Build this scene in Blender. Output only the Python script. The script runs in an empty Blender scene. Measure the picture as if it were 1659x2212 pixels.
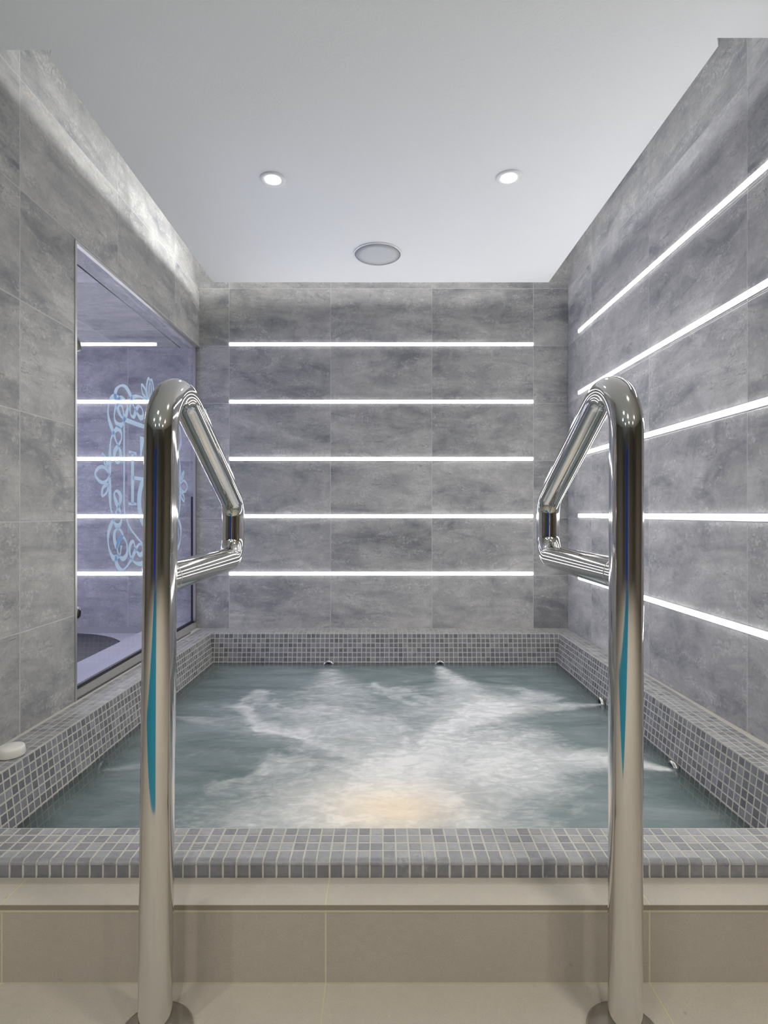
import bpy, bmesh, math, random
import numpy as np
from mathutils import Vector, Matrix
random.seed(7)
sc = bpy.context.scene
COL = sc.collection
CZ = 0.817            # camera height above the lower floor
F, VX, VY = 1180.0, 825.0, 1111.0

# ------------------------------------------------------------------ camera
cam = bpy.data.cameras.new('camera'); cam_o = bpy.data.objects.new('camera', cam); COL.objects.link(cam_o)
cam.sensor_fit = 'AUTO'; cam.sensor_width = 36; cam.lens = F*36/2212
cam.shift_x = (829.5-VX)/2212; cam.shift_y = (VY-1106)/2212
cam.clip_start = 0.02
cam_o.location = (0, 0, CZ); cam_o.rotation_euler = (math.pi/2, 0, 0)
sc.camera = cam_o
sc.view_settings.view_transform = 'Standard'
sc.view_settings.look = 'None'
sc.view_settings.exposure = 0.13
sc.cycles.max_bounces = 7; sc.cycles.diffuse_bounces = 4; sc.cycles.glossy_bounces = 4; sc.cycles.transparent_max_bounces = 8
sc.cycles.adaptive_threshold = .05

# ------------------------------------------------------------------ node helpers
def lin(r, g, b):
    f = lambda c: (c/255/12.92) if c/255 <= .04045 else ((c/255+.055)/1.055)**2.4
    return (f(r), f(g), f(b), 1)
class NT:
    def __init__(s, name):
        s.m = bpy.data.materials.new(name); s.m.use_nodes = True
        s.t = s.m.node_tree; s.t.nodes.clear()
        s.out = s.t.nodes.new('ShaderNodeOutputMaterial')
    def n(s, typ, ins=None, **kw):
        nd = s.t.nodes.new(typ)
        for k, v in kw.items(): setattr(nd, k, v)
        for k, v in (ins or {}).items(): s.set(nd, k, v)
        return nd
    def set(s, nd, k, v):
        sock = nd.inputs[k]
        if isinstance(v, bpy.types.NodeSocket): s.t.links.new(v, sock)
        else: sock.default_value = v
    def math(s, op, a, b=0.0, c=None, clamp=False):
        nd = s.n('ShaderNodeMath', {0: a, 1: b}, operation=op, use_clamp=clamp)
        if c is not None: s.set(nd, 2, c)
        return nd.outputs[0]
    def vmath(s, op, a, b=(0, 0, 0)):
        return s.n('ShaderNodeVectorMath', {0: a, 1: b}, operation=op).outputs[0]
    def mix(s, fac, a, b, blend='MIX'):
        nd = s.n('ShaderNodeMix', data_type='RGBA', blend_type=blend)
        s.set(nd, 0, fac); s.set(nd, 6, a); s.set(nd, 7, b)
        return nd.outputs[2]
    def ramp(s, fac, stops):
        nd = s.n('ShaderNodeValToRGB', {0: fac}); cr = nd.color_ramp
        while len(cr.elements) < len(stops): cr.elements.new(0.5)
        for e, (p, c) in zip(cr.elements, stops):
            e.position = p; e.color = c if len(c) == 4 else (*c, 1)
        return nd.outputs[0]
    def mr(s, v, a, b, c=0.0, d=1.0, smooth=False):
        nd = s.n('ShaderNodeMapRange', {0: v, 1: a, 2: b, 3: c, 4: d}, clamp=True)
        if smooth: nd.interpolation_type = 'SMOOTHSTEP'
        return nd.outputs[0]
    def noise(s, vec, scale, detail=5, rough=.55, dist=0.0):
        return s.n('ShaderNodeTexNoise', {'Vector': vec, 'Scale': scale, 'Detail': detail, 'Roughness': rough, 'Distortion': dist}).outputs[0]
    def done(s, sh):
        s.t.links.new(sh, s.out.inputs[0]); return s.m

def simple(name, col, rough=.5, metal=0.0, emit=None, es=0.0, spec=.5, bump=None):
    t = NT(name)
    p = t.n('ShaderNodeBsdfPrincipled', {'Base Color': col, 'Roughness': rough, 'Metallic': metal, 'Specular IOR Level': spec})
    if emit: t.set(p, 'Emission Color', emit); t.set(p, 'Emission Strength', es)
    if bump:
        g = t.n('ShaderNodeNewGeometry').outputs['Position']
        nz = t.noise(g, bump[0], 4, .6)
        t.set(p, 'Normal', t.n('ShaderNodeBump', {'Height': nz, 'Strength': bump[1], 'Distance': bump[2]}).outputs[0])
    return t.done(p.outputs[0])

def stone_tile(name, pu, pv, tint=(1, 1, 1), gain=1.0, contrast=1.0):
    """slate-look porcelain tiles; UV in metres, grid pitch pu x pv."""
    t = NT(name)
    uv = t.n('ShaderNodeUVMap').outputs[0]
    sp = t.n('ShaderNodeSeparateXYZ', {0: uv})
    cu = t.math('DIVIDE', sp.outputs[0], pu); cv = t.math('DIVIDE', sp.outputs[1], pv)
    fu = t.math('FLOOR', cu); fv = t.math('FLOOR', cv)
    idv = t.n('ShaderNodeCombineXYZ', {0: fu, 1: fv}).outputs[0]
    wn = t.n('ShaderNodeTexWhiteNoise', {'Vector': idv}, noise_dimensions='3D')
    off = t.n('ShaderNodeVectorMath', {0: wn.outputs['Color'], 'Scale': 17.0}, operation='SCALE').outputs[0]
    base = t.vmath('ADD', uv, off)
    # diagonal stretch for the veining
    mp = t.n('ShaderNodeMapping', {'Vector': base, 'Rotation': (0, 0, .72), 'Scale': (.75, 2.2, 1)}).outputs[0]
    big = t.noise(mp, 2.6, 7, .62, .9)
    mid = t.noise(base, 9, 8, .68, .6)
    fine = t.noise(base, 95, 5, .75, 0)
    v = t.math('ADD', t.math('MULTIPLY', big, .62), t.math('MULTIPLY', mid, .38))
    lo, hi = .5-.15/contrast, .5+.17/contrast
    colr = t.ramp(t.mr(v, lo, hi), [(0, lin(128*gain, 128*gain, 131*gain)), (.32, lin(156*gain, 155*gain, 154*gain)),
                                    (.6, lin(173*gain, 171*gain, 168*gain)), (1, lin(196*gain, 194*gain, 190*gain))])
    # bright eroded patches with a crisp edge
    ero = t.noise(mp, 4.6, 10, .70, 1.8)
    em = t.mr(ero, .53, .58, 0, .42, True)
    speck = t.mr(fine, .46, .62, .1, 1)
    colr = t.mix(t.math('MULTIPLY', em, speck), colr, lin(214*gain, 212*gain, 208*gain))
    dk = t.mr(t.noise(mp, 8, 10, .75, 1.6), .44, .34, 0, .42, True)
    colr = t.mix(dk, colr, lin(112*gain, 114*gain, 119*gain))
    # hairline cracks
    vv = t.noise(t.vmath('ADD', mp, (3.1, 7.7, 0)), 3.2, 6, .6, 1.6)
    crack = t.mr(t.math('ABSOLUTE', t.math('SUBTRACT', vv, .5)), .0, .007, .7, 0)
    crack = t.math('MULTIPLY', crack, t.mr(mid, .5, .6))
    colr = t.mix(crack, colr, lin(92, 90, 90))
    # rust blooms
    rs = t.mr(t.noise(base, 7, 6, .7, .8), .64, .74, 0, .45, True)
    colr = t.mix(rs, colr, lin(176*gain, 152*gain, 128*gain))
    fg = t.mr(fine, .3, .7, .88, 1.10)
    colr = t.mix(1.0, colr, t.n('ShaderNodeCombineColor', {0: fg, 1: fg, 2: fg}).outputs[0], 'MULTIPLY')
    tv = t.mr(wn.outputs['Value'], 0, 1, .93, 1.06)
    colr = t.mix(1.0, colr, t.n('ShaderNodeCombineColor', {0: t.math('MULTIPLY', tv, tint[0]), 1: t.math('MULTIPLY', tv, tint[1]), 2: t.math('MULTIPLY', tv, tint[2])}).outputs[0], 'MULTIPLY')
    # grout
    def edge(c, p):
        fr = t.math('FRACT', c)
        d = t.math('MINIMUM', fr, t.math('SUBTRACT', 1.0, fr))
        return t.math('MULTIPLY', d, p)
    de = t.math('MINIMUM', edge(cu, pu), edge(cv, pv))
    g = t.mr(de, .0014, .0022, 1, 0)
    colr = t.mix(t.math('MULTIPLY', g, .7), colr, lin(196, 196, 196))
    hgt = t.math('ADD', t.math('MULTIPLY', t.math('ADD', t.math('MULTIPLY', mid, .6), t.math('MULTIPLY', fine, .25)), 1.0), t.math('MULTIPLY', t.mr(de, .0008, .003), .15))
    bp = t.n('ShaderNodeBump', {'Height': hgt, 'Strength': .7, 'Distance': .005}).outputs[0]
    p = t.n('ShaderNodeBsdfPrincipled', {'Base Color': colr, 'Roughness': .52, 'Specular IOR Level': .4, 'Normal': bp})
    return t.done(p.outputs[0])

def beige_tile(name, pu, pv, offu, offv, col, grout):
    t = NT(name)
    uv = t.n('ShaderNodeUVMap').outputs[0]
    sp = t.n('ShaderNodeSeparateXYZ', {0: uv})
    cu = t.math('DIVIDE', t.math('SUBTRACT', sp.outputs[0], offu), pu); cv = t.math('DIVIDE', t.math('SUBTRACT', sp.outputs[1], offv), pv)
    n1 = t.noise(uv, 6, 5, .6); n2 = t.noise(uv, 420, 3, .7); n3 = t.noise(uv, 60, 5, .7)
    f = t.math('ADD', t.math('MULTIPLY', n2, .55), t.math('ADD', t.math('MULTIPLY', n1, .3), t.math('MULTIPLY', n3, .2)))
    f = t.mr(f, .35, .7, .86, 1.12)
    c = t.mix(1.0, col, t.n('ShaderNodeCombineColor', {0: f, 1: f, 2: f}).outputs[0], 'MULTIPLY')
    spot = t.mr(t.noise(uv, 35, 2, .5), .73, .76, 0, .25)
    c = t.mix(spot, c, lin(100, 95, 85))
    def edge(cc, p):
        fr = t.math('FRACT', cc)
        return t.math('MULTIPLY', t.math('MINIMUM', fr, t.math('SUBTRACT', 1.0, fr)), p)
    de = t.math('MINIMUM', edge(cu, pu), edge(cv, pv))
    g = t.mr(de, .0010, .0018, .85, 0)
    c = t.mix(g, c, grout)
    bp = t.n('ShaderNodeBump', {'Height': t.math('ADD', n2, t.math('MULTIPLY', t.mr(de, .001, .002), .8)), 'Strength': .5, 'Distance': .0015}).outputs[0]
    p = t.n('ShaderNodeBsdfPrincipled', {'Base Color': c, 'Roughness': .6, 'Specular IOR Level': .35, 'Normal': bp})
    return t.done(p.outputs[0])

def mosaic_mat(name, gain=1.0, tint=(1, 1, 1)):
    """tiles get their tone from the 'tone' attribute; grout is the tone 0 slab"""
    t = NT(name)
    a = t.n('ShaderNodeAttribute', attribute_name='tone')
    tone = a.outputs['Fac']
    pos = t.n('ShaderNodeNewGeometry').outputs['Position']
    n1 = t.noise(pos, 70, 5, .65); n2 = t.noise(pos, 500, 3, .7)
    c = t.ramp(tone, [(0, lin(104*gain, 105*gain, 109*gain)), (.5, lin(126*gain, 127*gain, 132*gain)), (1, lin(148*gain, 149*gain, 152*gain))])
    f = t.mr(t.math('ADD', t.math('MULTIPLY', n1, .6), t.math('MULTIPLY', n2, .4)), .3, .7, .78, 1.18)
    c = t.mix(1.0, c, t.n('ShaderNodeCombineColor', {0: t.math('MULTIPLY', f, tint[0]), 1: t.math('MULTIPLY', f, tint[1]), 2: t.math('MULTIPLY', f, tint[2])}).outputs[0], 'MULTIPLY')
    lime = t.math('MULTIPLY', t.mr(t.noise(pos, 9, 4, .6), .56, .68), t.mr(t.noise(pos, 120, 4, .7), .47, .6, 0, .5))
    c = t.mix(lime, c, lin(180, 180, 182))
    bp = t.n('ShaderNodeBump', {'Height': t.math('ADD', n1, t.math('MULTIPLY', n2, .4)), 'Strength': .55, 'Distance': .0018}).outputs[0]
    p = t.n('ShaderNodeBsdfPrincipled', {'Base Color': c, 'Roughness': .3, 'Specular IOR Level': .5, 'Normal': bp})
    return t.done(p.outputs[0])

M = {}
PU, PV = .5767, .3265
M['tile'] = stone_tile('slate_look_tile', PU, PV, contrast=1.15)
M['tile_r'] = stone_tile('slate_look_tile_right_lit', PU, PV, tint=(.98, .98, 1.02), gain=1.06, contrast=1.15)  # side room's lavender light tinted into the right wall's tile colour
M['tile_c'] = stone_tile('slate_look_tile_soffit', .3300, PU)
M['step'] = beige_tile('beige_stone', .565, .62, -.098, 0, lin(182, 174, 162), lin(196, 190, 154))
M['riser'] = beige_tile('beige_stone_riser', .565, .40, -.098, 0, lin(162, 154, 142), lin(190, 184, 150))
M['grout_cream'] = simple('cream_grout', lin(186, 180, 148), .8)
M['nosing'] = simple('dark_nosing', lin(128, 118, 104), .7, bump=(90, .5, .002))  # darker strip along the front edge of the tread
M['mosaic'] = mosaic_mat('grey_mosaic', 1.0, (1, 1, 1.01))
M['mosaic_top'] = mosaic_mat('grey_mosaic_coping', 1.06, (1.02, 1.01, .99))
M['mosaic_face'] = mosaic_mat('dark_mosaic', .82)
M['grout'] = simple('grout', lin(188, 184, 174), .8, bump=(150, .5, .001))
M['ceil'] = simple('white_paint', lin(243, 244, 246), .75, spec=.2, bump=(120, .25, .002))
M['chrome'] = simple('polished_steel', (.66, .65, .63, 1), .075, 1.0)
M['brushed'] = simple('brushed_steel', (.55, .53, .50, 1), .28, 1.0)
M['trimmetal'] = simple('aluminium_trim', (.58, .57, .56, 1), .35, 1.0)
M['led'] = simple('led_diffuser', (1, 1, 1, 1), .4, emit=(1, .995, .98, 1), es=13.0)
M['channel'] = simple('led_channel', lin(165, 167, 175), .4, .6)
M['lampring'] = simple('white_enamel', lin(240, 241, 243), .35)
M['lens'] = simple('lamp_lens', (1, 1, 1, 1), .4, emit=(1, 1, 1, 1), es=8.0)
M['grille'] = simple('speaker_grille', lin(206, 208, 212), .7, bump=(900, .6, .001))
M['black'] = simple('black_sealant', lin(28, 29, 34), .45, bump=(120, .6, .002))
M['kerb'] = simple('grey_render', lin(158, 156, 154), .6, bump=(60, .5, .003))
M['sill'] = simple('pale_sill', lin(176, 174, 182), .6, bump=(90, .4, .002))
M['white_plastic'] = simple('white_plastic', lin(222, 220, 212), .35)
M['dark_tub'] = simple('dark_basin', lin(30, 32, 42), .5, bump=(100, .5, .003))
M['hall'] = simple('hall_plaster', lin(150, 143, 132), .7)
M['hall_dark'] = simple('hall_dark_panel', lin(70, 60, 50), .5)
M['teal'] = simple('teal_reflection', lin(40, 115, 135), .08, emit=lin(30, 110, 130), es=.3)  # for the added floor sheet; glows slightly without being a lamp
M['blue'] = simple('blue_panel', lin(30, 70, 170), .4, emit=lin(30, 70, 170), es=.2)  # for the added rear panel; glows slightly without being a lamp
def glass_mat():
    t = NT('clear_glass')
    fr = t.n('ShaderNodeFresnel', {'IOR': 1.5}).outputs[0]
    fr = t.math('MULTIPLY', fr, .9, clamp=True)
    tr = t.n('ShaderNodeBsdfTransparent', {'Color': (.965, .97, 1, 1)}); gl = t.n('ShaderNodeBsdfGlossy', {'Color': (1, 1, 1, 1), 'Roughness': .01})
    mx = t.n('ShaderNodeMixShader', {0: fr, 1: tr.outputs[0], 2: gl.outputs[0]})
    return t.done(mx.outputs[0])
M['glass'] = glass_mat()
def decal_mat():
    t = NT('frosted_vinyl')
    tr = t.n('ShaderNodeBsdfTransparent', {'Color': (.9, .95, 1, 1)})
    p = t.n('ShaderNodeBsdfPrincipled', {'Base Color': lin(176, 200, 222), 'Roughness': .6, 'Emission Color': lin(160, 190, 220), 'Emission Strength': .12})
    mx = t.n('ShaderNodeMixShader', {0: .82, 1: tr.outputs[0], 2: p.outputs[0]})
    return t.done(mx.outputs[0])
M['decal'] = decal_mat()

# ------------------------------------------------------------------ object helpers
def link(name, me, mat=None, parent=None, smooth=False):
    o = bpy.data.objects.new(name, me); COL.objects.link(o)
    if mat is not None: me.materials.append(mat)
    if parent is not None: o.parent = parent
    if smooth:
        for p in me.polygons: p.use_smooth = True
    return o
def from_bm(name, bm, mat=None, parent=None, smooth=False):
    me = bpy.data.meshes.new(name); bm.normal_update(); bm.to_mesh(me); bm.free()
    return link(name, me, mat, parent, smooth)
def thing(name, label, cat, loc=(0, 0, 0), group=None, kind=None):
    o = bpy.data.objects.new(name, None); o.empty_display_size = .05; COL.objects.link(o); o.location = loc
    return tag(o, label, cat, group, kind)
def tag(o, label, cat, group=None, kind=None):
    o['label'] = label; o['category'] = cat
    if group: o['group'] = group
    if kind: o['kind'] = kind
    return o
def struct(o, label=None):
    o['kind'] = 'structure'
    if label: o['label'] = label; o['category'] = label.split()[-1]
    return o
def box(bm, x0, x1, y0, y1, z0, z1, bev=0.0):
    b2 = bmesh.new() if bev else bm
    vs = [b2.verts.new(v) for v in ((x0, y0, z0), (x1, y0, z0), (x1, y1, z0), (x0, y1, z0), (x0, y0, z1), (x1, y0, z1), (x1, y1, z1), (x0, y1, z1))]
    for f in ((0, 3, 2, 1), (4, 5, 6, 7), (0, 1, 5, 4), (1, 2, 6, 5), (2, 3, 7, 6), (3, 0, 4, 7)): b2.faces.new([vs[i] for i in f])
    if bev:
        bmesh.ops.bevel(b2, geom=b2.edges[:], offset=bev, segments=2, affect='EDGES', profile=.5)
        me = bpy.data.meshes.new('t'); b2.to_mesh(me); b2.free(); bm.from_mesh(me); bpy.data.meshes.remove(me)
def prism(bm, pts, z0, z1):
    lo = [bm.verts.new((x, y, z0)) for x, y in pts]; hi = [bm.verts.new((x, y, z1)) for x, y in pts]
    n = len(pts); bm.faces.new(lo[::-1]); bm.faces.new(hi)
    for i in range(n): bm.faces.new((lo[i], lo[(i+1) % n], hi[(i+1) % n], hi[i]))
def uv_by(o, fn):
    me = o.data; uvl = me.uv_layers.new(name='UVMap')
    for p in me.polygons:
        for li in p.loop_indices:
            co = me.vertices[me.loops[li].vertex_index].co
            uvl.data[li].uv = fn(co, p.normal)
def lathe(bm, prof, n=48, axis='Z', loc=(0, 0, 0), closed=False):
    rings = []
    for r, h in prof:
        ring = []
        for i in range(n):
            a = 2*math.pi*i/n
            c, s = r*math.cos(a), r*math.sin(a)
            v = {'Z': (c, s, h), 'Y': (c, h, s), 'X': (h, c, s)}[axis]
            ring.append(bm.verts.new(Vector(v)+Vector(loc)))
        rings.append(ring)
    m = len(rings)
    for k in range(m if closed else m-1):
        a, b = rings[k], rings[(k+1) % m]
        for i in range(n): bm.faces.new((a[i], a[(i+1) % n], b[(i+1) % n], b[i]))
    if not closed:
        if prof[0][0] > 1e-6: bm.faces.new(rings[0][::-1])
        if prof[-1][0] > 1e-6: bm.faces.new(rings[-1])
    bmesh.ops.recalc_face_normals(bm, faces=bm.faces[:])

# ------------------------------------------------------------------ plan of the room (X, depth Y)
YB = 3.108                                   # back wall
def XL(y): return -1.040 - (YB-y)*.0171      # left wall face
def XR(y): return 1.059 + (YB-y)*.0177       # right wall face
Z = lambda z: z+CZ
ZC = Z(1.24)                                 # ceiling panel underside
ZT = Z(1.56)                                 # top of the cove
ZL = Z(-.648)                                # ledge top
ZW = Z(-.803)                                # water
GZ = Z(-.348)                                # a horizontal tile joint
GX = -.869                                   # a vertical joint on the back wall
Y0 = 1.0                                     # where the side walls end
XG = -1.0746                                 # glass plane
OZ = Z(.945); OY = 1.888                     # opening in the left wall

def wall_uv(co, n):
    if abs(n.z) > .7: return (co.x+2.0, co.y)
    if abs(n.y) > .7: return (co.x-GX+PU*10, co.z-GZ+PV*10)
    return (co.y-2.200+PU*20, co.z-GZ+PV*10)

# back wall (runs on behind the glass into the side room)
bm = bmesh.new(); box(bm, -3.0, -1.13, YB, YB+.12, Z(-.72), ZT); box(bm, -1.13, 1.30, YB, YB+.12, ZL, ZT)
o = from_bm('wall_back', bm, M['tile']); uv_by(o, wall_uv); struct(o)
# right wall
bm = bmesh.new(); prism(bm, [(XR(Y0), Y0), (1.30, Y0), (1.30, YB), (XR(YB), YB)], ZL, ZT)
o = from_bm('wall_right', bm, M['tile_r']); uv_by(o, wall_uv); struct(o)
# left wall: pier + lintel
bm = bmesh.new()
def lw(y0, y1, z0, z1): prism(bm, [(XL(y0), y0), (XL(y1), y1), (XL(y1)-.10, y1), (XL(y0)-.10, y0)], z0, z1)
lw(Y0, OY, ZL, ZT); lw(OY, YB, OZ, ZT)
bmesh.ops.recalc_face_normals(bm, faces=bm.faces[:])
o = from_bm('wall_left', bm, M['tile']); 
uv_by(o, lambda co, n: (co.y-2.185+PU*20, co.z-GZ+PV*10) if abs(n.z) < .7 else (co.y-2.185+PU*20, co.x+5))
struct(o)
# metal edge trim round the opening
bm = bmesh.new()
prism(bm, [(XL(OY)+.003, OY-.003), (XL(OY)+.003, OY+.008), (XL(OY)-.012, OY+.008), (XL(OY)-.012, OY-.003)], ZL, OZ+.004)
prism(bm, [(XL(OY)+.003, OY), (XL(YB)+.003, YB), (XL(YB)-.012, YB), (XL(OY)-.012, OY)], OZ-.006, OZ+.004)
struct(from_bm('trim_1', bm, M['trimmetal']))

# ceiling: flat soffit near the viewer and a thin floating panel with a cove round it
bm = bmesh.new()
yl, yr, yb = 1.459, 1.422, 2.92
xl, xr = -.903, .891
prism(bm, [(-4.2, -5.2), (4.2, -5.2), (4.2, Y0-.001), (1.40, Y0), (1.40, yr), (xr-.02, yr), (xr, yr+.025), (xr, yb), (xl, yb), (xl, yl+.025), (xl-.02+.04, yl), (-1.3, yl), (-1.3, Y0), (-4.2, Y0-.001)], ZC, ZC+.012)
bmesh.ops.recalc_face_normals(bm, faces=bm.faces[:])
struct(from_bm('ceiling', bm, M['ceil']))
bm = bmesh.new(); box(bm, -1.35, 1.35, 1.2, YB+.1, ZT, ZT+.03); box(bm, -1.3, 1.3, 1.36, 1.40, ZC+.012, ZT)
struct(from_bm('ceiling_cove', bm, M['ceil']))

# ------------------------------------------------------------------ side room behind the glass
bm = bmesh.new(); box(bm, -3.0, XL(2)-.09, 1.2, YB, OZ, OZ+.03)
o = from_bm('ceiling_side_room', bm, M['tile_c']); uv_by(o, lambda co, n: (co.x+1.147+3.3, co.y-2.226+PU*10)); struct(o)
bm = bmesh.new(); box(bm, -3.06, -3.0, 1.2, YB, Z(-1.3), OZ); box(bm, -3.0, -1.17, 1.14, 1.2, Z(-1.3), OZ)
o = from_bm('wall_side_room', bm, M['tile']); uv_by(o, wall_uv); struct(o)
bm = bmesh.new(); box(bm, -3.0, -1.26, 1.2, YB, Z(-.72), Z(-.674))
o = from_bm('floor_side_room', bm, M['sill']); struct(o)
bm = bmesh.new(); box(bm, -3.0, -1.26, YB-.012, YB, Z(-.674), Z(-.640))
struct(from_bm('baseboard_side_room', bm, M['kerb']))
bm = bmesh.new(); box(bm, -1.262, -1.09, 1.2, YB-.001, Z(-.72), Z(-.613), .003)
struct(from_bm('trim_2', bm, M['sill']))
# kerb under the glass on the pool side
bm = bmesh.new(); prism(bm, [(XL(OY)-.012, OY+.009), (XL(YB)-.012, YB-.001), (-1.088, YB-.001), (-1.088, OY+.009)], ZL+.001, Z(-.6145))
bmesh.ops.recalc_face_normals(bm, faces=bm.faces[:])
struct(from_bm('trim_3', bm, M['kerb']))
# dark round plunge basin on the side room floor
tub = thing('round_basin', 'dark round low basin on the side room floor behind the glass', 'basin', (-1.78, 2.52, Z(-.674)))
bm = bmesh.new(); lathe(bm, [(0, .004), (.50, .004), (.515, .012), (.53, .012), (.54, .0)], 96)
from_bm('basin_rim', bm, M['dark_tub'], tub, True)

# ------------------------------------------------------------------ glass screen
win = bpy.data.objects.new('window_1', None); COL.objects.link(win); win['kind'] = 'structure'
win['label'] = 'clear glass screen with frosted ornamental crest between pool and side room'; win['category'] = 'glass screen'
bm = bmesh.new()
v = [bm.verts.new(p) for p in ((XG, OY-.0, Z(-.611)), (XG, YB-.004, Z(-.611)), (XG, YB-.004, OZ), (XG, OY, OZ))]
bm.faces.new(v); from_bm('pane', bm, M['glass'], win)
bm = bmesh.new()
box(bm, XG-.006, XG+.006, OY+.01, YB-.004, Z(-.6145), Z(-.602)); box(bm, XG-.006, XG+.006, YB-.016, YB-.002, Z(-.606), OZ*0+Z(.1))
from_bm('sealant_bead', bm, M['black'], win)
bm = bmesh.new()
box(bm, XG+.006, XG+.020, YB-.018, YB-.001, Z(-.606), OZ)
from_bm('edge_profile', bm, M['trimmetal'], win)
for zc_, r_ in ((Z(.60), .026), (Z(-.352), .026)):
    bm = bmesh.new(); lathe(bm, [(0, -.024), (r_*.7, -.022), (r_, -.014), (r_, -.004), (r_*.6, .0)], 32, 'X', (XG, 1.935, zc_))
    from_bm('glass_clamp', bm, M['brushed'], win, True)

# frosted crest
def zp(x, y):                       # traced point -> (depth, height) on the glass plane
    px, py = 180+x/5.027, 820+y/5.027
    d = F*(-XG)/(VX-px)
    return (d, (VY-py)*d/F)
UC, VC = 2.53, .155
def catmull(pts, closed=False, n=8):
    P = [Vector(p) for p in pts]; out = []
    m = len(P)
    for i in range(m if closed else m-1):
        g = lambda k: P[k % m] if closed else P[max(0, min(m-1, k))]
        p0, p1, p2, p3 = g(i-1), g(i), g(i+1), g(i+2)
        for s in range(n):
            t = s/n
            out.append(.5*((2*p1)+(-p0+p2)*t+(2*p0-5*p1+4*p2-p3)*t*t+(-p0+3*p1-3*p2+p3)*t*t*t))
    if not closed: out.append(P[-1])
    return out
def ribbon(bm, pts, w, closed=False, mirror=(1,), vary=.45):
    N = len(pts)
    for sx in mirror:
        L = []; R = []
        for i, p in enumerate(pts):
            a = pts[(i-1) % N] if closed or i > 0 else p; b = pts[(i+1) % N] if closed or i < N-1 else p
            t = (b-a); t = t.normalized() if t.length > 1e-9 else Vector((1, 0))
            nn = Vector((-t.y, t.x)); ww = w*(1+vary*math.sin(i*.21))*.5
            for side, lst in ((1, L), (-1, R)):
                q = p+nn*ww*side
                q = (UC+(q.x-UC)*sx, q.y)
                lst.append(bm.verts.new((XG+.0012, q[0], Z(q[1]))))
        for i in range(N if closed else N-1):
            j = (i+1) % N
            bm.faces.new((L[i], L[j], R[j], R[i]))
bm = bmesh.new()
strokes = [
 [(400,215),(340,185),(290,215),(265,320),(275,430),(318,560),(350,660),(378,725),(400,790),(395,870),(365,905),(335,860),(340,780),(375,720),(412,640),(405,565),(370,530),(325,580),(295,660),(285,800),(283,1000),(275,1040)],
 [(350,240),(345,150),(365,95),(410,65),(460,85),(510,170),(530,250),(570,340),(610,410),(645,400),(640,330),(605,285),(570,330),(545,405),(512,380),(503,290),(520,215),(570,180),(640,195),(700,235)],
 [(440,440),(465,370),(478,300),(455,225),(412,200),(372,240),(342,320),(335,420),(365,485),(410,495),(440,440),(405,395),(372,320),(385,270),(422,300),(440,420)],
 [(283,1060),(285,1200),(292,1370),(320,1510),(350,1580),(388,1585),(412,1520),(398,1430),(370,1370),(340,1290),(335,1230),(365,1210),(402,1260),(395,1340),(360,1420),(320,1530),(280,1620),(265,1720),(275,1830),(310,1920),(350,1940),(395,1900),(410,1800)],
 [(350,1900),(362,2010),(410,2065),(460,2040),(520,1950),(560,1860),(600,1790),(640,1800),(642,1880),(605,1900),(565,1840),(543,1760),(508,1790),(500,1880),(530,1960),(590,2000),(660,1990),(720,1960)],
 [(360,1830),(335,1740),(340,1650),(385,1620),(422,1690),(380,1750),(365,1830),(385,1910),(430,1945),(470,1890),(468,1780),(432,1710),(388,1740),(360,1830)],
]
for s in strokes: ribbon(bm, catmull([zp(*p) for p in s]), .016, mirror=(1, -1))
sh = [(440,430),(440,700),(440,1000),(440,1370),(455,1470),(500,1600),(570,1700),(650,1790),(730,1850)]
ribbon(bm, catmull([zp(*p) for p in sh], n=4), .011, mirror=(1, -1), vary=.1)
tl = zp(440, 432); ribbon(bm, [Vector((tl[0], tl[1])), Vector((UC, tl[1]-.0))], .02, mirror=(1, -1), vary=0)
for lf in ([(125,1025),(160,962),(210,947),(250,980),(278,1040),(250,1098),(205,1118),(160,1090)],
           [(202,808),(240,860),(266,945),(228,910)], [(202,1262),(210,1175),(266,1142),(252,1222)],
           [(705,-15),(686,60),(690,150),(716,215),(735,140),(730,50)], [(630,55),(672,110),(686,200),(642,150)]):
    ribbon(bm, catmull([zp(*p) for p in lf], True, 6), .012, True, mirror=(1, -1), vary=.2)
for lf in ([(705,-15),(686,60),(690,150),(716,215),(735,140),(730,50)], [(630,55),(672,110),(686,200),(642,150)]):
    pts = [Vector((a, 2*VC-b)) for a, b in [zp(*p) for p in lf]]
    ribbon(bm, catmull(pts, True, 6), .012, True, mirror=(1, -1), vary=.2)
from_bm('crest_frame', bm, M['decal'], win)
# monogram letters
def quadglass(bm, pts):
    bm.faces.new([bm.verts.new((XG+.0014, a, Z(b))) for a, b in pts])
def seg(bm, a, b, w):
    ribbon(bm, [Vector(a), Vector(b)], w, vary=0)
bm = bmesh.new()
hx0, hx1 = 2.352, 2.74; ht, hb = .265, .045
for hx in (hx0, hx1):
    seg(bm, (hx, hb), (hx, ht), .026); seg(bm, (hx-.036, ht), (hx+.036, ht), .012); seg(bm, (hx-.036, hb), (hx+.036, hb), .012)
seg(bm, (hx0, .158), (hx1, .158), .016)
from_bm('letter_h', bm, M['decal'], win)
bm = bmesh.new()
seg(bm, (2.55, .0), (2.55, .335), .034); seg(bm, (2.425, .340), (2.675, .340), .014); seg(bm, (2.50, .0), (2.60, .0), .012)
quadglass(bm, [(2.425, .347), (2.47, .347), (2.433, .25), (2.425, .25)]); quadglass(bm, [(2.675, .347), (2.675, .25), (2.667, .25), (2.63, .347)])
from_bm('letter_t', bm, M['decal'], win)
bm = bmesh.new()
cp = []
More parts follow.
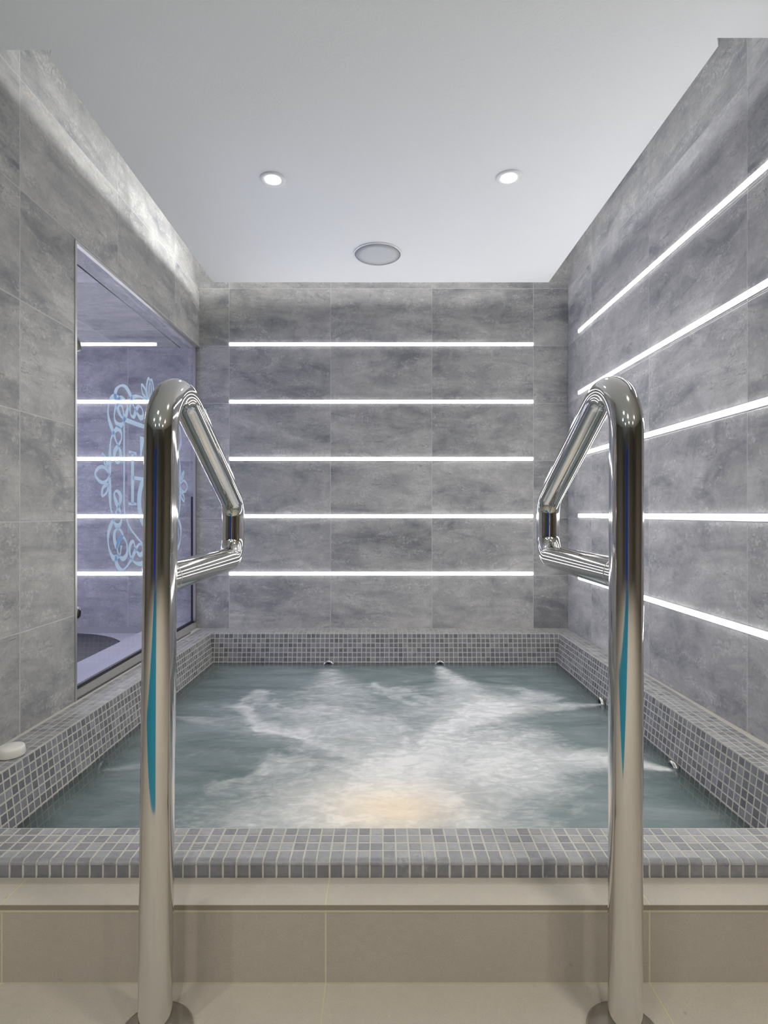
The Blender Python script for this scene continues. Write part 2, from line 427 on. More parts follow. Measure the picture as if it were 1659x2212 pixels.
for k in range(41):
    a = math.radians(50+260*k/40)
    cp.append((2.53+.115*math.cos(a), .055+.125*math.sin(a), .008+.032*max(0, -math.cos(a))))
LL = [bm.verts.new((XG+.0016, x+math.cos(math.radians(50+260*k/40))*w/2, Z(z+math.sin(math.radians(50+260*k/40))*w/2))) for k, (x, z, w) in enumerate(cp)]
RR = [bm.verts.new((XG+.0016, x-math.cos(math.radians(50+260*k/40))*w/2, Z(z-math.sin(math.radians(50+260*k/40))*w/2))) for k, (x, z, w) in enumerate(cp)]
for k in range(40): bm.faces.new((LL[k], LL[k+1], RR[k+1], RR[k]))
from_bm('letter_c', bm, M['decal'], win)

# ------------------------------------------------------------------ LED lines
def led(label, p0, p1, nrm, group, h=.0185):
    """p0,p1 ends on the wall; nrm points into the room"""
    p0, p1, nrm = Vector(p0), Vector(p1), Vector(nrm).normalized()
    mid = (p0+p1)/2; u = (p1-p0).normalized(); L = (p1-p0).length
    root = thing('led_strip', label, 'light strip', mid, group)
    def slab(name, mat, L, h, depth, dz=0.0, inset=0.0):
        b = bmesh.new(); r = h/2; pts = []
        for k in range(9):
            a = -math.pi/2+math.pi*k/8; pts.append((L/2-r+r*math.cos(a)*.6+r*.4, r*math.sin(a)))
        for k in range(9):
            a = math.pi/2+math.pi*k/8; pts.append((-L/2+r+r*math.cos(a)*.6-r*.4, r*math.sin(a)))
        lo = [b.verts.new(u*x+Vector((0, 0, z+dz))+nrm*inset) for x, z in pts]
        hi = [b.verts.new(u*x+Vector((0, 0, z+dz))+nrm*(inset+depth)) for x, z in pts]
        b.faces.new(lo); b.faces.new(hi)
        for i in range(len(pts)): j = (i+1) % len(pts); b.faces.new((lo[i], lo[j], hi[j], hi[i]))
        bmesh.ops.recalc_face_normals(b, faces=b.faces[:])
        return from_bm(name, b, mat, root)
    slab('channel', M['channel'], L+.004, h+.006, .0025, inset=-.001)
    slab('diffuser', M['led'], L, h, .0025, inset=.0015)
    return root
ords = ['highest', 'second highest', 'middle', 'second lowest', 'lowest']
for k, z in enumerate((.967, .640, .3155, -.0105, -.337)):
    led(f'{ords[k]} white LED line running across the back wall above the pool', (-.869, YB, Z(z)), (.861, YB, Z(z)), (0, -1, 0), 'LED lines on the back wall')
for k, z in enumerate((.967, .640, .3155, -.0105, -.337)):
    led(f'{ords[k]} white LED line seen behind the glass screen', (-2.5, YB, Z(z)), (-1.27, YB, Z(z)), (0, -1, 0), 'LED lines behind the glass')
nR = Vector((-1, -.0177, 0))
for k, z in enumerate((.986, .655, .322, -.007, -.340)):
    led(f'{ords[k]} white LED line running along the right wall', (XR(2.947), 2.947, Z(z)), (XR(1.15), 1.15, Z(z-.003)), nR, 'LED lines on the right wall')

# ------------------------------------------------------------------ ceiling fittings
def downlight(label, x, y, r=.047, g='recessed ceiling downlights'):
    root = thing('downlight', label, 'downlight', (x, y, ZC), g)
    bm = bmesh.new(); lathe(bm, [(r, 0), (r, -.003), (r*.93, -.006), (r*.66, -.004), (r*.62, -.001), (r*.62, 0)], 48)
    from_bm('bezel', bm, M['lampring'], root, True)
    bm = bmesh.new(); lathe(bm, [(r*.62, -.002), (r*.3, -.0035), (0, -.004)], 32)
    from_bm('lens', bm, M['lens'], root, True)
    l = bpy.data.lights.new('downlight_lamp', 'SPOT'); l.energy = 14; l.spot_size = math.radians(130); l.spot_blend = .6; l.shadow_soft_size = .03
    lo = bpy.data.objects.new('downlight_lamp', l); COL.objects.link(lo); lo.location = (x, y, ZC-.012)
    return l
dl1 = downlight('round recessed downlight, left of the two glowing in the ceiling', -.403, 2.021)
dl2 = downlight('round recessed downlight, right of the two glowing in the ceiling', .467, 2.01)
sp = thing('ceiling_speaker', 'round pale grey speaker grille flush in the ceiling near back wall', 'speaker', (-.0205, 2.601, ZC))
bm = bmesh.new(); R = .1146; lathe(bm, [(R, 0), (R, -.004), (R*.985, -.006), (R*.955, -.006), (R*.95, -.003)], 64)
from_bm('speaker_rim', bm, M['lampring'], sp, True)
bm = bmesh.new(); lathe(bm, [(R*.955, -.0035), (R*.6, -.0050), (0, -.0055)], 64); from_bm('grille', bm, M['grille'], sp, True)

# ------------------------------------------------------------------ pool: coping, walls, floor, jets
pool = thing('spa_pool', 'sunken grey mosaic spa pool with tiled coping filling the alcove', 'pool', (0, 2.05, Z(-1.2)))
PO = pool.location.copy()
P_ = .02492
def tiles(bm, tl, o, u, v, n, nu, nv, p=P_, ok=None, gap=.0031, h=.00045, u0=0.0, v0=0.0, clipu=None, tones=(0.0, 1.0)):
    o, u, v, n = Vector(o), Vector(u).normalized(), Vector(v).normalized(), Vector(n).normalized()
    for i in range(nu):
        for j in range(nv):
            a0, a1 = u0+i*p+gap/2, u0+(i+1)*p-gap/2
            b0, b1 = v0+j*p+gap/2, v0+(j+1)*p-gap/2
            if clipu:
                a0 = max(a0, clipu[0]); a1 = min(a1, clipu[1])
                if a1-a0 < .003: continue
            if ok and not ok(i, j): continue
            jit = [random.uniform(-.0005, .0005) for _ in range(4)]
            a0 += jit[0]; a1 += jit[1]; b0 += jit[2]; b1 += jit[3]
            c = .0009; hh = h*random.uniform(.8, 1.2)
            def P(a, b, k): return bm.verts.new(o+u*a+v*b+n*k-PO)
            lo = [P(a0, b0, 0), P(a1, b0, 0), P(a1, b1, 0), P(a0, b1, 0)]
            hi = [P(a0+c, b0+c, hh), P(a1-c, b0+c, hh), P(a1-c, b1-c, hh), P(a0+c, b1-c, hh)]
            tone = random.random()*(tones[1]-tones[0])+tones[0]
            fs = [bm.faces.new(hi)]+[bm.faces.new((lo[k], lo[(k+1) % 4], hi[(k+1) % 4], hi[k])) for k in range(4)]
            for f in fs:
                f[tl] = tone
                if f.normal.length == 0: f.normal_update()
                f.normal_update()
                ctr = f.calc_center_median()-(o+u*(a0+a1)/2+v*(b0+b1)/2-PO)
                if f.normal.dot(n*.5+ctr*30) < 0: f.normal_flip()
def new_tiles():
    bm = bmesh.new(); tl = bm.faces.layers.float.new('tone'); return bm, tl
def slabmesh(name, quads):
    bm = bmesh.new()
    for q in quads: bm.faces.new([bm.verts.new(Vector(p)-PO) for p in q])
    return bm
def add_part(name, bmt, bmg, mats):
    o = from_bm(name, bmt, mats[0], pool)
    g = from_bm('grout_bed', bmg, M['grout'], o)
    return o
# side coping inner edges
def IL(y): return -.933-(2.975-y)*.0157
def IR(y): return .966-(2.975-y)*.0019*0
yF, yFe = 1.128, 1.021
# left coping (rows counted from the inner edge outwards)
def side(sgn):
    I = IL if sgn < 0 else IR; X = XL if sgn < 0 else XR
    p0 = Vector((I(yF), yF, ZL)); p1 = Vector((I(2.975), 2.975, ZL)); u = (p1-p0); Lg = u.length; u.normalize()
    v = Vector((sgn, 0, 0))
    nu = int((Lg+.13)/P_)+1
    bm, tl = new_tiles(); tiles(bm, tl, p0, u, v, (0, 0, 1), nu, 4, clipu=(0, Lg+.128), tones=(.3, 1))
    # rounded edge row lies on the wall face below
    g = slabmesh('g', [[(I(yF), yF, ZL), (X(yF), yF, ZL), (X(YB), YB, ZL), (I(2.975), YB, ZL), (I(2.975), 2.975, ZL)]])
    bmesh.ops.recalc_face_normals(g, faces=g.faces[:])
    add_part('coping', bm, g, [M['mosaic_top']])
    # wall face, leaning inwards with depth
    w = Vector((-sgn*.02, 0, -.155)).normalized(); n = Vector((-sgn, 0, -.02/.155)).normalized()
    bm, tl = new_tiles(); tiles(bm, tl, p0+Vector((0, 0, -.002)), u, w, n, int(Lg/P_)+1, 14, clipu=(0, Lg), tones=(0, .8))
    b0, b1 = p0+w*.6, p1+w*.6
    g = slabmesh('g', [[p0, p1, b1, b0]])
    add_part('pool_wall', bm, g, [M['mosaic']])
side(-1); side(1)
# back coping and wall
xa, xb = IL(2.975), IR(2.975)
bm, tl = new_tiles(); tiles(bm, tl, (xa, 2.975, ZL), (1, 0, 0), (0, 1, 0), (0, 0, 1), int((xb-xa)/P_)+1, 5, clipu=(0, xb-xa), tones=(.3, 1))
g = slabmesh('g', [[(xa, 2.975, ZL), (xb, 2.975, ZL), (xb, YB, ZL), (xa, YB, ZL)]])
add_part('coping', bm, g, [M['mosaic_top']])
w = Vector((0, -.023, -.155)).normalized(); n = Vector((0, -1, .148))
bm, tl = new_tiles(); tiles(bm, tl, (xa, 2.975, ZL-.002), (1, 0, 0), w, n, int((xb-xa)/P_)+1, 14, clipu=(0, xb-xa), tones=(0, .8))
a0, a1 = Vector((xa, 2.975, ZL)), Vector((xb, 2.975, ZL))
g = slabmesh('g', [[a0, a1, a1+w*.6, a0+w*.6]])
add_part('pool_wall', bm, g, [M['mosaic']])
# front coping: four rows on top, rounded edge, one face row and a cut sliver
x0 = -.6957-17*P_; x1 = 1.12; nF = int((x1-x0)/P_)+1
bm, tl = new_tiles()
tiles(bm, tl, (x0, yFe+.007, ZL), (1, 0, 0), (0, 1, 0), (0, 0, 1), nF, 4, gap=.0034, h=.0006, tones=(.25, 1))
tiles(bm, tl, (x0, yFe, ZL-.0055), (1, 0, 0), (0, 0, -1), (0, -1, 0), nF, 1, gap=.0034, h=.0006, tones=(0, .3))
# sliver row
for i in range(nF):
    a0 = x0+i*P_+.0015; a1 = a0+P_-.003
    q = [(a0, yFe-.001, ZL-.0275), (a1, yFe-.001, ZL-.0275), (a1, yFe-.001, ZL-.0305), (a0, yFe-.001, ZL-.0305)]
    f = bm.faces.new([bm.verts.new(Vector(p)-PO) for p in q]); f[tl] = 0.0
g = bmesh.new()
pr = [(yF, ZL-.5), (yF, ZL)]
for k in range(7):
    a = math.pi/2*k/6; pr.append((yFe+.006-.006*math.sin(a), ZL-.006+.006*math.cos(a)))
pr.append((yFe, ZL-.5))
for i in range(len(pr)-1):
    (ya, za), (yb_, zb) = pr[i], pr[i+1]
    g.faces.new([g.verts.new(Vector(p)-PO) for p in ((-1.09, ya, za), (-1.09, yb_, zb), (1.11, yb_, zb), (1.11, ya, za))])
bmesh.ops.remove_doubles(g, verts=g.verts[:], dist=1e-6); bmesh.ops.recalc_face_normals(g, faces=g.faces[:])
o = add_part('coping', bm, g, [M['mosaic_top']])
# bullnose: tile corners rolled over the front edge
bm, tl = new_tiles()
for i in range(nF):
    a0 = x0+i*P_+.0014; a1 = a0+P_-.0028; tone = random.uniform(.3, .9); prev = None
    for k in range(6):
        a = math.pi/2*k/5; y = yFe+.0075-.0092*math.sin(a); z = ZL-.0068+.0086*math.cos(a)
        cur = [bm.verts.new(Vector((a0, y, z))-PO), bm.verts.new(Vector((a1, y, z))-PO)]
        if prev: f = bm.faces.new((prev[0], prev[1], cur[1], cur[0])); f[tl] = tone; f.smooth = True
        prev = cur
o2 = from_bm('edge_tile_row', bm, M['mosaic_top'], o)
# basin floor
bm = bmesh.new(); bm.faces.new([bm.verts.new(Vector(p)-PO) for p in ((-1, 1.12, Z(-1.24)), (1, 1.12, Z(-1.24)), (1, 3.0, Z(-1.24)), (-1, 3.0, Z(-1.24)))])
from_bm('basin_floor', bm, M['mosaic_face'], pool)
# jets
def jet(x, y, h, axis, sgn, r=.031):
    z = Z(-h)
    bm = bmesh.new(); prof = []
    for k in range(12):
        a = 2*math.pi*k/12; prof.append((r*.80+r*.24*math.cos(a), sgn*(.006+r*.28*math.sin(a))))
    lathe(bm, prof, 36, axis, Vector((x, y, z))-PO, closed=True)
    j = from_bm('jet_nozzle', bm, M['chrome'], pool, True)
    bm = bmesh.new(); lathe(bm, [(0, sgn*.001), (r*.66, sgn*.001), (r*.66, sgn*.004)], 28, axis, Vector((x, y, z))-PO)
    from_bm('jet_eye', bm, M['black'], j, True)
def wx(sgn, y, h): return (IL(y) if sgn < 0 else IR(y)) - sgn*.02*(h-.648)/.155 - sgn*.004
jet((710-VX)*2.945/F, 2.945, .8175, 'Y', -1); jet((950-VX)*2.945/F, 2.945, .8175, 'Y', -1)
jet(wx(1, 1.751, .822), 1.751, .822, 'X', -1); jet(wx(1, 2.333, .8126), 2.333, .8126, 'X', -1); jet(wx(1, 2.44, .90), 2.44, .905, 'X', -1, .022)
jet(wx(-1, 1.79, .838), 1.79, .838, 'X', 1); jet(wx(-1, 2.40, .838), 2.40, .838, 'X', 1)

# ------------------------------------------------------------------ water
rng = np.random.RandomState(3)
LAT = rng.rand(256, 256)
def vnoise(x, y):
    xi = np.floor(x).astype(int); yi = np.floor(y).astype(int); fx = x-xi; fy = y-yi
    fx = fx*fx*fx*(fx*(fx*6-15)+10); fy = fy*fy*fy*(fy*(fy*6-15)+10)
    g = lambda a, b: LAT[a % 256, b % 256]
    return (g(xi, yi)*(1-fx)+g(xi+1, yi)*fx)*(1-fy)+(g(xi, yi+1)*(1-fx)+g(xi+1, yi+1)*fx)*fy
def fbm(x, y, o=5, r=.55):
    s = 0; a = 1; t = 0
    for k in range(o):
        s = s+a*vnoise(x*2**k+17*k, y*2**k+31*k); t += a; a *= r
    return s/t
def ridge(x, y, o=4):
    s = 0; a = 1; t = 0
    for k in range(o):
        s = s+a*(1-np.abs(2*vnoise(x*2**k+7*k, y*2**k+13*k)-1))**2.2; t += a; a *= .55
    return s/t
WH = .803
def wp(px, py): d = F*WH/(py-VY); return ((px-VX)*d/F, d)
NX, NY = 430, 470
ys = np.linspace(yF-.003, 2.957, NY); us = np.linspace(0, 1, NX)
Yg, Ug = np.meshgrid(ys, us, indexing='ij')
xl_ = (-.933-(2.975-Yg)*.0157)+.0195; xr_ = .966-.0195+0*Yg
Xg = xl_+(xr_-xl_)*Ug
# domain warp
w1 = fbm(Xg*2.2+5, Yg*2.2+1)-.5; w2 = fbm(Xg*2.2+40, Yg*2.2+22)-.5
w3 = fbm(Xg*7+5, Yg*7+9)-.5; w4 = fbm(Xg*7+70, Yg*7+2)-.5
Xw = Xg+.32*w1+.07*w3; Yw = Yg+.32*w2+.07*w4
def dist_poly(pts, X, Y):
    best = np.full(X.shape, 9.0); par = np.zeros(X.shape); L = 0; segs = []
    for a, b in zip(pts[:-1], pts[1:]): segs.append((a, b, L)); L += math.hypot(b[0]-a[0], b[1]-a[1])
    for a, b, l0 in segs:
        dx, dy = b[0]-a[0], b[1]-a[1]; ll = dx*dx+dy*dy
        t = np.clip(((X-a[0])*dx+(Y-a[1])*dy)/ll, 0, 1)
        d = np.hypot(X-a[0]-t*dx, Y-a[1]-t*dy); m = d < best
        best = np.where(m, d, best); par = np.where(m, (l0+t*math.sqrt(ll))/L, par)
    return best, par
foam = np.zeros(Xg.shape); glow_tint = np.zeros(Xg.shape)
def plume(pxs, w0, w1_, amp, fade=1.0, wob=.25, tex=.5):
    pts = [wp(*p) for p in pxs]
    X = Xg+wob*.16*w1+wob*.10*w3; Y = Yg+wob*.16*w2+wob*.10*w4
    d, t = dist_poly(pts, X, Y); w = w0+(w1_-w0)*t
    f = np.exp(-(d/w)**2)*(1-fade*t**1.5)*amp
    return f
R1 = ridge(Xw*3.2, Yw*4.2, 5); R2 = ridge(Xw*8+3, Yw*9+8, 4); B1 = fbm(Xw*3+9, Yw*3.4+4, 6, .6)
fine = fbm(Xg*26+w3*6, Yg*40+w4*6, 4, .6)
soft = lambda f: f
def add(f, tex): 
    global foam
    foam = foam+f*((1-tex)+tex*2*(.55*R1+.45*B1))
# jets' plumes
add(plume([(1450, 1664), (1300, 1640), (1100, 1632), (900, 1640)], .012, .19, 1.5, .35), .15)
add(plume([(1295, 1521), (1180, 1524), (1080, 1530), (1000, 1545)], .010, .12, .75, .4), .3)
add(plume([(950, 1442), (985, 1475), (1010, 1500), (1040, 1540)], .024, .16, 1.1, .5), .15)
add(plume([(712, 1450), (722, 1480), (735, 1510), (720, 1560)], .05, .22, .50, .3), .35)
add(plume([(230, 1664), (300, 1655), (360, 1660)], .01, .05, .30, 1.0), .3)
add(plume([(378, 1548), (430, 1552), (500, 1560)], .01, .07, .35, .8), .3)
# broad masses
add(plume([(1150, 1680), (1000, 1670), (880, 1680), (780, 1700)], .12, .14, .95, 0), .25)
add(plume([(960, 1775), (850, 1745), (760, 1775), (680, 1780)], .16, .15, 1.05, 0), .22)
add(plume([(620, 1700), (520, 1740), (440, 1780)], .12, .10, .30, .3), .5)
add(plume([(1150, 1590), (1000, 1600), (860, 1660)], .09, .12, .65, 0), .5)
add(plume([(900, 1540), (760, 1570), (640, 1540)], .28, .28, .22, 0), .9)
add(plume([(1060, 1770), (1180, 1770), (1240, 1750)], .08, .06, .18, .5), .7)
# sharper crests
add(plume([(580, 1495), (545, 1520), (560, 1570), (620, 1590), (700, 1605), (760, 1628), (830, 1645)], .035, .05, .50, 0, 2.2), .8)
add(plume([(545, 1575), (600, 1588), (680, 1600)], .012, .014, .6, .3, 1.4), .5)
add(plume([(830, 1648), (840, 1600), (860, 1585)], .025, .012, .55, .3, .8), .5)
add(plume([(830, 1480), (880, 1500), (915, 1525)], .035, .02, .5, .2, 2.0), .8)
add(plume([(1140, 1500), (1060, 1515), (1010, 1555), (930, 1585)], .07, .055, .95, .1, 1.6), .6)
add(plume([(500, 1690), (560, 1660), (660, 1640), (830, 1650)], .04, .05, .38, 0, 2.4), .8)
add(plume([(1040, 1770), (960, 1720), (900, 1690)], .03, .05, .35, 0, 1.0), .6)
# everywhere: faint swirls
swirl = np.clip((R1-.55)*2.2, 0, 1)*.30+np.clip((R2-.62)*2.2, 0, 1)*.12
zone = np.clip(plume([(1250, 1600), (900, 1600), (560, 1560)], .5, .5, 1, 0)*1.1, .15, 1)
foam = foam+swirl*zone
R3 = ridge(Xw*5+2*w3, Yw*7+2*w4, 6)
foam = np.clip(foam*(.72+.62*np.clip((R3-.25)*1.6, 0, 1)), 0, None)
foam = 1-np.exp(-1.28*foam)
foam = np.clip(foam*(.86+.36*(fine-.35)), 0, 1)
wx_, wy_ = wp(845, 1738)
glow_tint = np.exp(-(((Xg-wx_+.05*w1)/.17)**2+((Yg-wy_+.05*w2)/.11)**2))
# distance to the sides: clearer water against the tiles
de = np.minimum(np.minimum(Xg-xl_, xr_-Xg), 2.957-Yg)
clear = np.exp(-(np.clip(de, 0, None)/.075)**1.3)
act = np.clip(foam*1.2+.25, 0, 1)
zz = ((fbm(Xw*5, Yw*5.5, 5, .5)-.5)*.020+(fbm(Xw*17, Yw*24, 3, .5)-.5)*.006)*act*np.clip(de/.08, .12, 1)
verts = np.stack([Xg, Yg, np.full(Xg.shape, ZW)+zz], -1).reshape(-1, 3)
idx = np.arange(NX*NY).reshape(NY, NX)
faces = np.stack([idx[:-1, :-1], idx[:-1, 1:], idx[1:, 1:], idx[1:, :-1]], -1).reshape(-1, 4)
me = bpy.data.meshes.new('pool_water')
me.vertices.add(len(verts)); me.vertices.foreach_set('co', verts.ravel())
me.loops.add(faces.size); me.loops.foreach_set('vertex_index', faces.ravel().astype(np.int32))
me.polygons.add(len(faces)); me.polygons.foreach_set('loop_start', np.arange(0, faces.size, 4, dtype=np.int32))
me.polygons.foreach_set('use_smooth', np.ones(len(faces), dtype=bool))
me.update(calc_edges=True)
for nm, arr in (('foam', foam), ('glow_tint', glow_tint), ('clear', clear)):
    at = me.attributes.new(nm, 'FLOAT', 'POINT'); at.data.foreach_set('value', arr.ravel().astype(np.float32))
def water_mat():
    t = NT('spa_water')
    A = lambda nm: t.n('ShaderNodeAttribute', attribute_name=nm).outputs['Fac']
    foam, glow_tint, clear = A('foam'), A('glow_tint'), A('clear')
    pos = t.n('ShaderNodeNewGeometry').outputs['Position']
    st = t.n('ShaderNodeMapping', {'Vector': pos, 'Scale': (.55, 1.55, 1)}).outputs[0]
    n1 = t.noise(st, 14, 7, .65, 1.4); n2 = t.noise(st, 55, 5, .7, 1.0); n3 = t.noise(st, 3.0, 5, .6, 1.5)
    deep = t.mix(t.mr(n3, .35, .65), lin(96, 114, 115), lin(134, 147, 149))
    wisp = t.mr(t.math('ADD', t.math('MULTIPLY', n1, .6), t.math('MULTIPLY', n2, .4)), .46, .62, 0, .26)
    ff = t.math('ADD', foam, t.math('MULTIPLY', wisp, t.math('ADD', foam, .35)), clamp=True)
    ff = t.math('MULTIPLY', ff, t.mr(n1, .3, .7, .86, 1.08), clamp=True)
    c = t.ramp(ff, [(0, (0, 0, 0)), (.12, (.05,)*3), (.45, (.45,)*3), (1, (1, 1, 1))])
    colr = t.mix(c, deep, lin(232, 232, 232))
    colr = t.mix(t.math('MULTIPLY', glow_tint, .75), colr, lin(232, 214, 190))  # underwater lamp's warm glow painted into the water colour
    bh = t.math('ADD', t.math('MULTIPLY', n1, .5), t.math('MULTIPLY', n2, .25))
    bp = t.n('ShaderNodeBump', {'Height': bh, 'Strength': .35, 'Distance': .02}).outputs[0]
    dif = t.n('ShaderNodeBsdfDiffuse', {'Color': colr, 'Normal': bp})
    trl = t.n('ShaderNodeBsdfTranslucent', {'Color': colr})
    body = t.n('ShaderNodeMixShader', {0: .10, 1: dif.outputs[0], 2: trl.outputs[0]})
    tr = t.n('ShaderNodeBsdfTransparent', {'Color': (.74, .82, .82, 1)})
    alpha = t.math('SUBTRACT', 1.0, t.math('MULTIPLY', clear, t.math('SUBTRACT', .85, t.math('MULTIPLY', ff, .8))), clamp=True)
    b2 = t.n('ShaderNodeMixShader', {0: alpha, 1: tr.outputs[0], 2: body.outputs[0]})
    gl = t.n('ShaderNodeBsdfGlossy', {'Color': (1, 1, 1, 1), 'Roughness': .10, 'Normal': bp})
    fr = t.n('ShaderNodeFresnel', {'IOR': 1.33, 'Normal': bp}).outputs[0]
    fr = t.math('MULTIPLY', fr, t.math('SUBTRACT', 1.0, t.math('MULTIPLY', ff, .65)))
    mx = t.n('ShaderNodeMixShader', {0: fr, 1: b2.outputs[0], 2: gl.outputs[0]})
    return t.done(mx.outputs[0])
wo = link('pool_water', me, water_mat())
tag(wo, 'churning milky green spa water with white foam filling the mosaic pool', 'water', kind='stuff')

# ------------------------------------------------------------------ step and floor in front
st = thing('tiled_step', 'beige stone step running along the front of the mosaic pool', 'step', (0, .985, 0))
def localise(o): 
    for v in o.data.vertices: v.co -= Vector((0, .985, 0))
bm = bmesh.new(); box(bm, -1.6, 1.6, .951, yFe, Z(-.690), Z(-.680))
o = from_bm('tread', bm, M['step'], st); uv_by(o, lambda co, n: (co.x, co.y-.3) if abs(n.z) > .5 else (co.x, .1+co.z*0)); localise(o)
bm = bmesh.new(); box(bm, -1.6, 1.6, .9505, yFe, Z(-.6885), Z(-.6802))
bmn = bm
o = from_bm('nosing', bm, M['nosing'], st); localise(o)
for v in o.data.vertices: v.co.z -= .0003
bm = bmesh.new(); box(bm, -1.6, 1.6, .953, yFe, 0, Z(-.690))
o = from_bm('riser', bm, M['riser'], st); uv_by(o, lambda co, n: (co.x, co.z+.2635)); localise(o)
bm = bmesh.new(); box(bm, -1.6, 1.6, .9518, .96, Z(-.6935), Z(-.6890)); o = from_bm('grout_line', bm, M['grout_cream'], st); localise(o)
bm = bmesh.new(); bm.faces.new([bm.verts.new(p) for p in ((-4.2, -5.2, 0), (4.2, -5.2, 0), (4.2, 1.02, 0), (-4.2, 1.02, 0))])
o = from_bm('floor', bm, M['step']); uv_by(o, lambda co, n: (co.x, co.y-.953+.62*8)); struct(o)

# ------------------------------------------------------------------ handrails
def fillet(pts, rads, step=.012):
    out = [Vector(pts[0])]
    for i in range(1, len(pts)-1):
        p, a, b = Vector(pts[i]), Vector(pts[i-1]), Vector(pts[i+1]); r = rads[i-1]
        d1 = (a-p).normalized(); d2 = (b-p).normalized(); ang = d1.angle(d2)
        tl = r/math.tan(ang/2); s = p+d1*tl; e = p+d2*tl
        bis = (d1+d2).normalized(); c = p+bis*(r/math.sin(ang/2))
        n = max(8, int((math.pi-ang)*r/step*1.5)+8)
        v1 = s-c; v2 = e-c; th = v1.angle(v2)
        for k in range(n+1):
            t = k/n; out.append(c+(v1*math.sin((1-t)*th)+v2*math.sin(t*th))/math.sin(th))
    out.append(Vector(pts[-1])); return out
def tube(bm, pts, r, n=40):
    """planar tube in the YZ plane; pts are (y,z)"""
    rings = []
    for i, p in enumerate(pts):
        a = pts[max(0, i-1)]; b = pts[min(len(pts)-1, i+1)]; t = (b-a).normalized(); nn = Vector((-t.y, t.x))
        rings.append([bm.verts.new((r*math.cos(2*math.pi*k/n), p.x+nn.x*r*math.sin(2*math.pi*k/n), p.y+nn.y*r*math.sin(2*math.pi*k/n))) for k in range(n)])
    for a, b in zip(rings[:-1], rings[1:]):
        for k in range(n): bm.faces.new((a[k], a[(k+1) % n], b[(k+1) % n], b[k]))
    bmesh.ops.recalc_face_normals(bm, faces=bm.faces[:])
def subdiv(a, b, n=24): return [a.lerp(b, k/n) for k in range(n+1)]
def handrail(label, x, dfar, tilt, dz, yawz=0.0, ztop=.262, zel=.03, zbar=-.096, rt=.075):
    yb0 = .856; r = .0254
    root = thing('handrail', label, 'handrail', (x, yb0, 0), 'pair of pool entry handrails')
    far = dfar-yb0
    path = fillet([(0, .9), (0, Z(ztop+dz)), (far, Z(zel+dz)), (far, Z(zbar+dz)), (.0, Z(zbar+dz))], [rt, .05, .048])
    dense = [path[0]]
    for q in path[1:]:
        m_ = max(1, int((q-dense[-1]).length/.03)); a_ = dense[-1]
        dense += [a_.lerp(q, (k+1)/m_) for k in range(m_)]
    path = dense
    bm = bmesh.new(); tube(bm, subdiv(Vector((0, .004)), Vector((0, .9)), 10), r); from_bm('post', bm, M['chrome'], root, True)
    bm = bmesh.new(); tube(bm, path, r-.0001); from_bm('grip_loop', bm, M['chrome'], root, True)
    bm = bmesh.new(); lathe(bm, [(r+.0003, 0), (r+.0006, -.002), (r, -.003)], 36, 'Y', (0, r+.002, Z(zbar+dz)))
    from_bm('weld_collar', bm, M['brushed'], root, True)
    bm = bmesh.new(); lathe(bm, [(.0565, 0), (.0565, .004), (.053, .0075), (.034, .010), (r, .010)], 56)
    from_bm('floor_flange', bm, M['brushed'], root, True)
    root.rotation_euler = (0, tilt, yawz)
    return root
handrail('polished steel handrail with triangular grip loop, left of the pool entry', -.3555, 1.275, math.radians(.62), -.006, .0)
handrail('polished steel handrail with triangular grip loop, right of the pool entry', .381, 1.259, math.radians(.12), 0)

# white lid on the ledge
cp_ = thing('plastic_lid', 'small round white plastic lid on the left mosaic coping', 'lid', (-.995, 1.466, ZL+.0018))
bm = bmesh.new(); lathe(bm, [(0, 0), (.032, 0), (.0335, .003), (.0325, .018), (.030, .024), (.026, .0255), (0, .0262)], 48)
from_bm('cap', bm, M['white_plastic'], cp_, True)

# ------------------------------------------------------------------ pool hall behind the viewer
bm = bmesh.new(); box(bm, -4.2, -1.07, Y0-.06, Y0, Z(-1.0), ZC); o = from_bm('wall_hall_left_return', bm, M['tile']); uv_by(o, wall_uv); struct(o)
bm = bmesh.new(); box(bm, 1.10, 4.2, Y0-.06, Y0, Z(-1.0), ZC); o = from_bm('wall_hall_right_return', bm, M['tile']); uv_by(o, wall_uv); struct(o)
bm = bmesh.new(); box(bm, -4.26, -4.2, -5.2, Y0, 0, ZC); struct(from_bm('wall_hall_left', bm, M['hall']))
bm = bmesh.new(); box(bm, 4.2, 4.26, -5.2, Y0, 0, ZC); struct(from_bm('wall_hall_right', bm, M['hall']))
bm = bmesh.new(); box(bm, -4.2, 4.2, -5.26, -5.2, 0, ZC); struct(from_bm('wall_hall_rear', bm, M['hall']))
bm = bmesh.new(); box(bm, -1.7, -.24, -4.6, .12, .0005, .004); o = from_bm('teal_reflection_sheet', bm, M['teal']); tag(o, 'added teal floor sheet behind the viewer, reflected in the handrails', 'water', kind='stuff')  # unseen sheet, added to give the steel posts a teal reflection
bm = bmesh.new(); box(bm, -2.6, -1.0, -5.199, -5.15, .0, 1.7); o = from_bm('blue_reflection_panel', bm, M['blue']); tag(o, 'added blue panel behind the viewer, reflected in the handrails', 'reflector panel')  # unseen panel, added to put blue into the handrail reflections
for k in range(6):
    bm = bmesh.new(); box(bm, .2+k*.55, .45+k*.55, -5.19, -5.12, 0, ZC, .01)
    o = from_bm('pilaster', bm, M['hall_dark']); tag(o, 'dark timber pilaster on the rear wall of the hall', 'pilaster', 'hall pilasters')

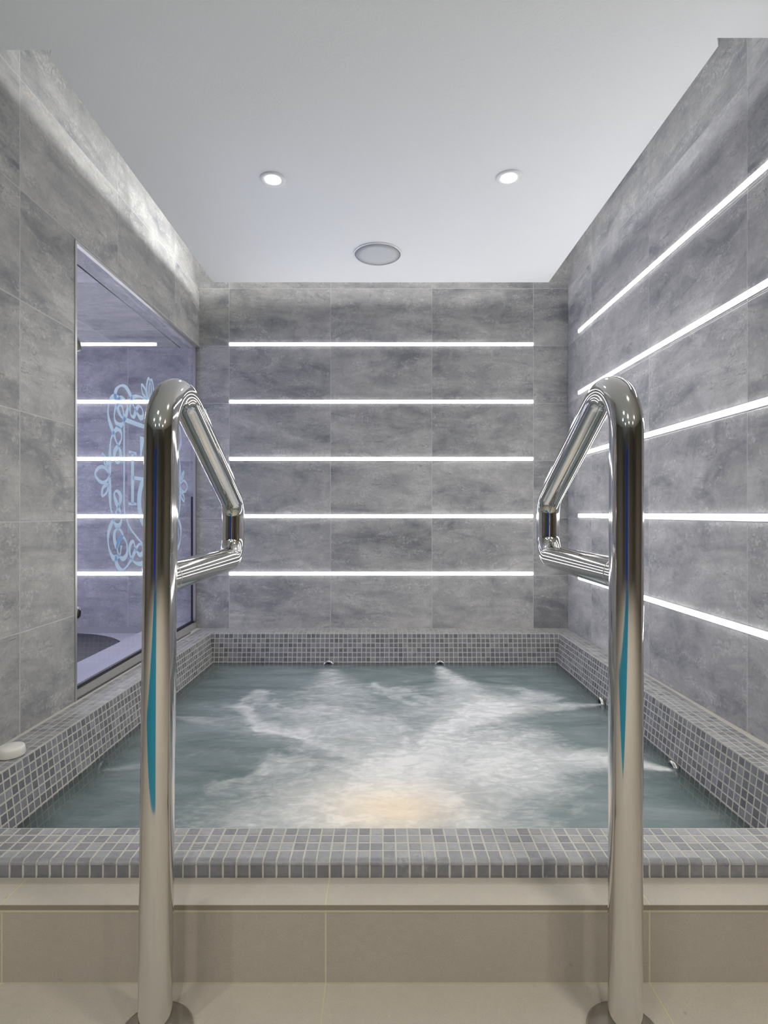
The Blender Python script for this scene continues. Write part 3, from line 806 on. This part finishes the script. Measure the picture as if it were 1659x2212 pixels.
# ------------------------------------------------------------------ lights
def area(name, loc, rot, sx, sy, e, col=(1, 1, 1), spread=None):
    l = bpy.data.lights.new(name, 'AREA'); l.shape = 'RECTANGLE'; l.size = sx; l.size_y = sy; l.energy = e; l.color = col
    if spread: l.spread = spread
    o = bpy.data.objects.new(name, l); COL.objects.link(o); o.location = loc; o.rotation_euler = rot; return o
def aim(o, tgt): 
    d = Vector(tgt)-o.location; o.rotation_euler = d.to_track_quat('-Z', 'Y').to_euler()
# tape lights lying on the floating panel, washing the walls
cvL = area('cove_tape_left', (xl+.10, 2.25, ZC+.035), (0, math.radians(90), 0), .03, 1.45, 1.5, (.98, 1, .99))
cvL2 = area('cove_tape_left', (xl+.10, 2.62, ZC+.035), (0, math.radians(90), 0), .03, .6, 1.3, (.98, 1, .99))
cvR = area('cove_tape_right', (xr-.10, 2.2, ZC+.035), (0, math.radians(-90), 0), .03, 1.45, .9, (.95, .98, 1))
cvB = area('cove_tape_back', (0, yb-.08, ZC+.035), (math.radians(90), 0, 0), 1.6, .03, 1.3)
# hall ceiling lamps
def spot(loc, e, size, col, r=.05, ang=150):
    l = bpy.data.lights.new('hall_lamp', 'SPOT'); l.energy = e; l.spot_size = math.radians(ang); l.spot_blend = .7; l.shadow_soft_size = r; l.color = col
    o = bpy.data.objects.new('hall_lamp', l); COL.objects.link(o); o.location = loc
spot((.60, .35, ZC-.02), 22, 0, (1, .95, .84), .05)
spot((-.60, -.4, ZC-.02), 22, 0, (1, .95, .84), .08)
for hx in (-1.6, 0, 1.6):
    for hy in (-1.1, -2.6): spot((hx, hy, ZC-.02), 58, 0, (1, .97, .92), .06, 165)
# blue-violet light of the side room
s1 = area('side_room_lamp', (-2.3, 1.75, OZ-.03), (0, 0, 0), .8, .6, 5, (.60, .63, 1)); aim(s1, (-1.3, 2.9, Z(.1)))
s2 = area('side_room_lamp', (-2.75, 2.1, Z(.15)), (0, 0, 0), 1.2, 1.2, 20, (.60, .64, 1)); aim(s2, (1.0, 2.0, Z(.1)))
# underwater lamp
uw = area('underwater_lamp', (.02, 1.50, Z(-1.0)), (math.pi, 0, 0), .25, .2, 1.2, (1, .86, .62))
w = bpy.data.worlds.new('world'); sc.world = w; w.use_nodes = True
w.node_tree.nodes['Background'].inputs[0].default_value = (.8, .85, .9, 1); w.node_tree.nodes['Background'].inputs[1].default_value = .3
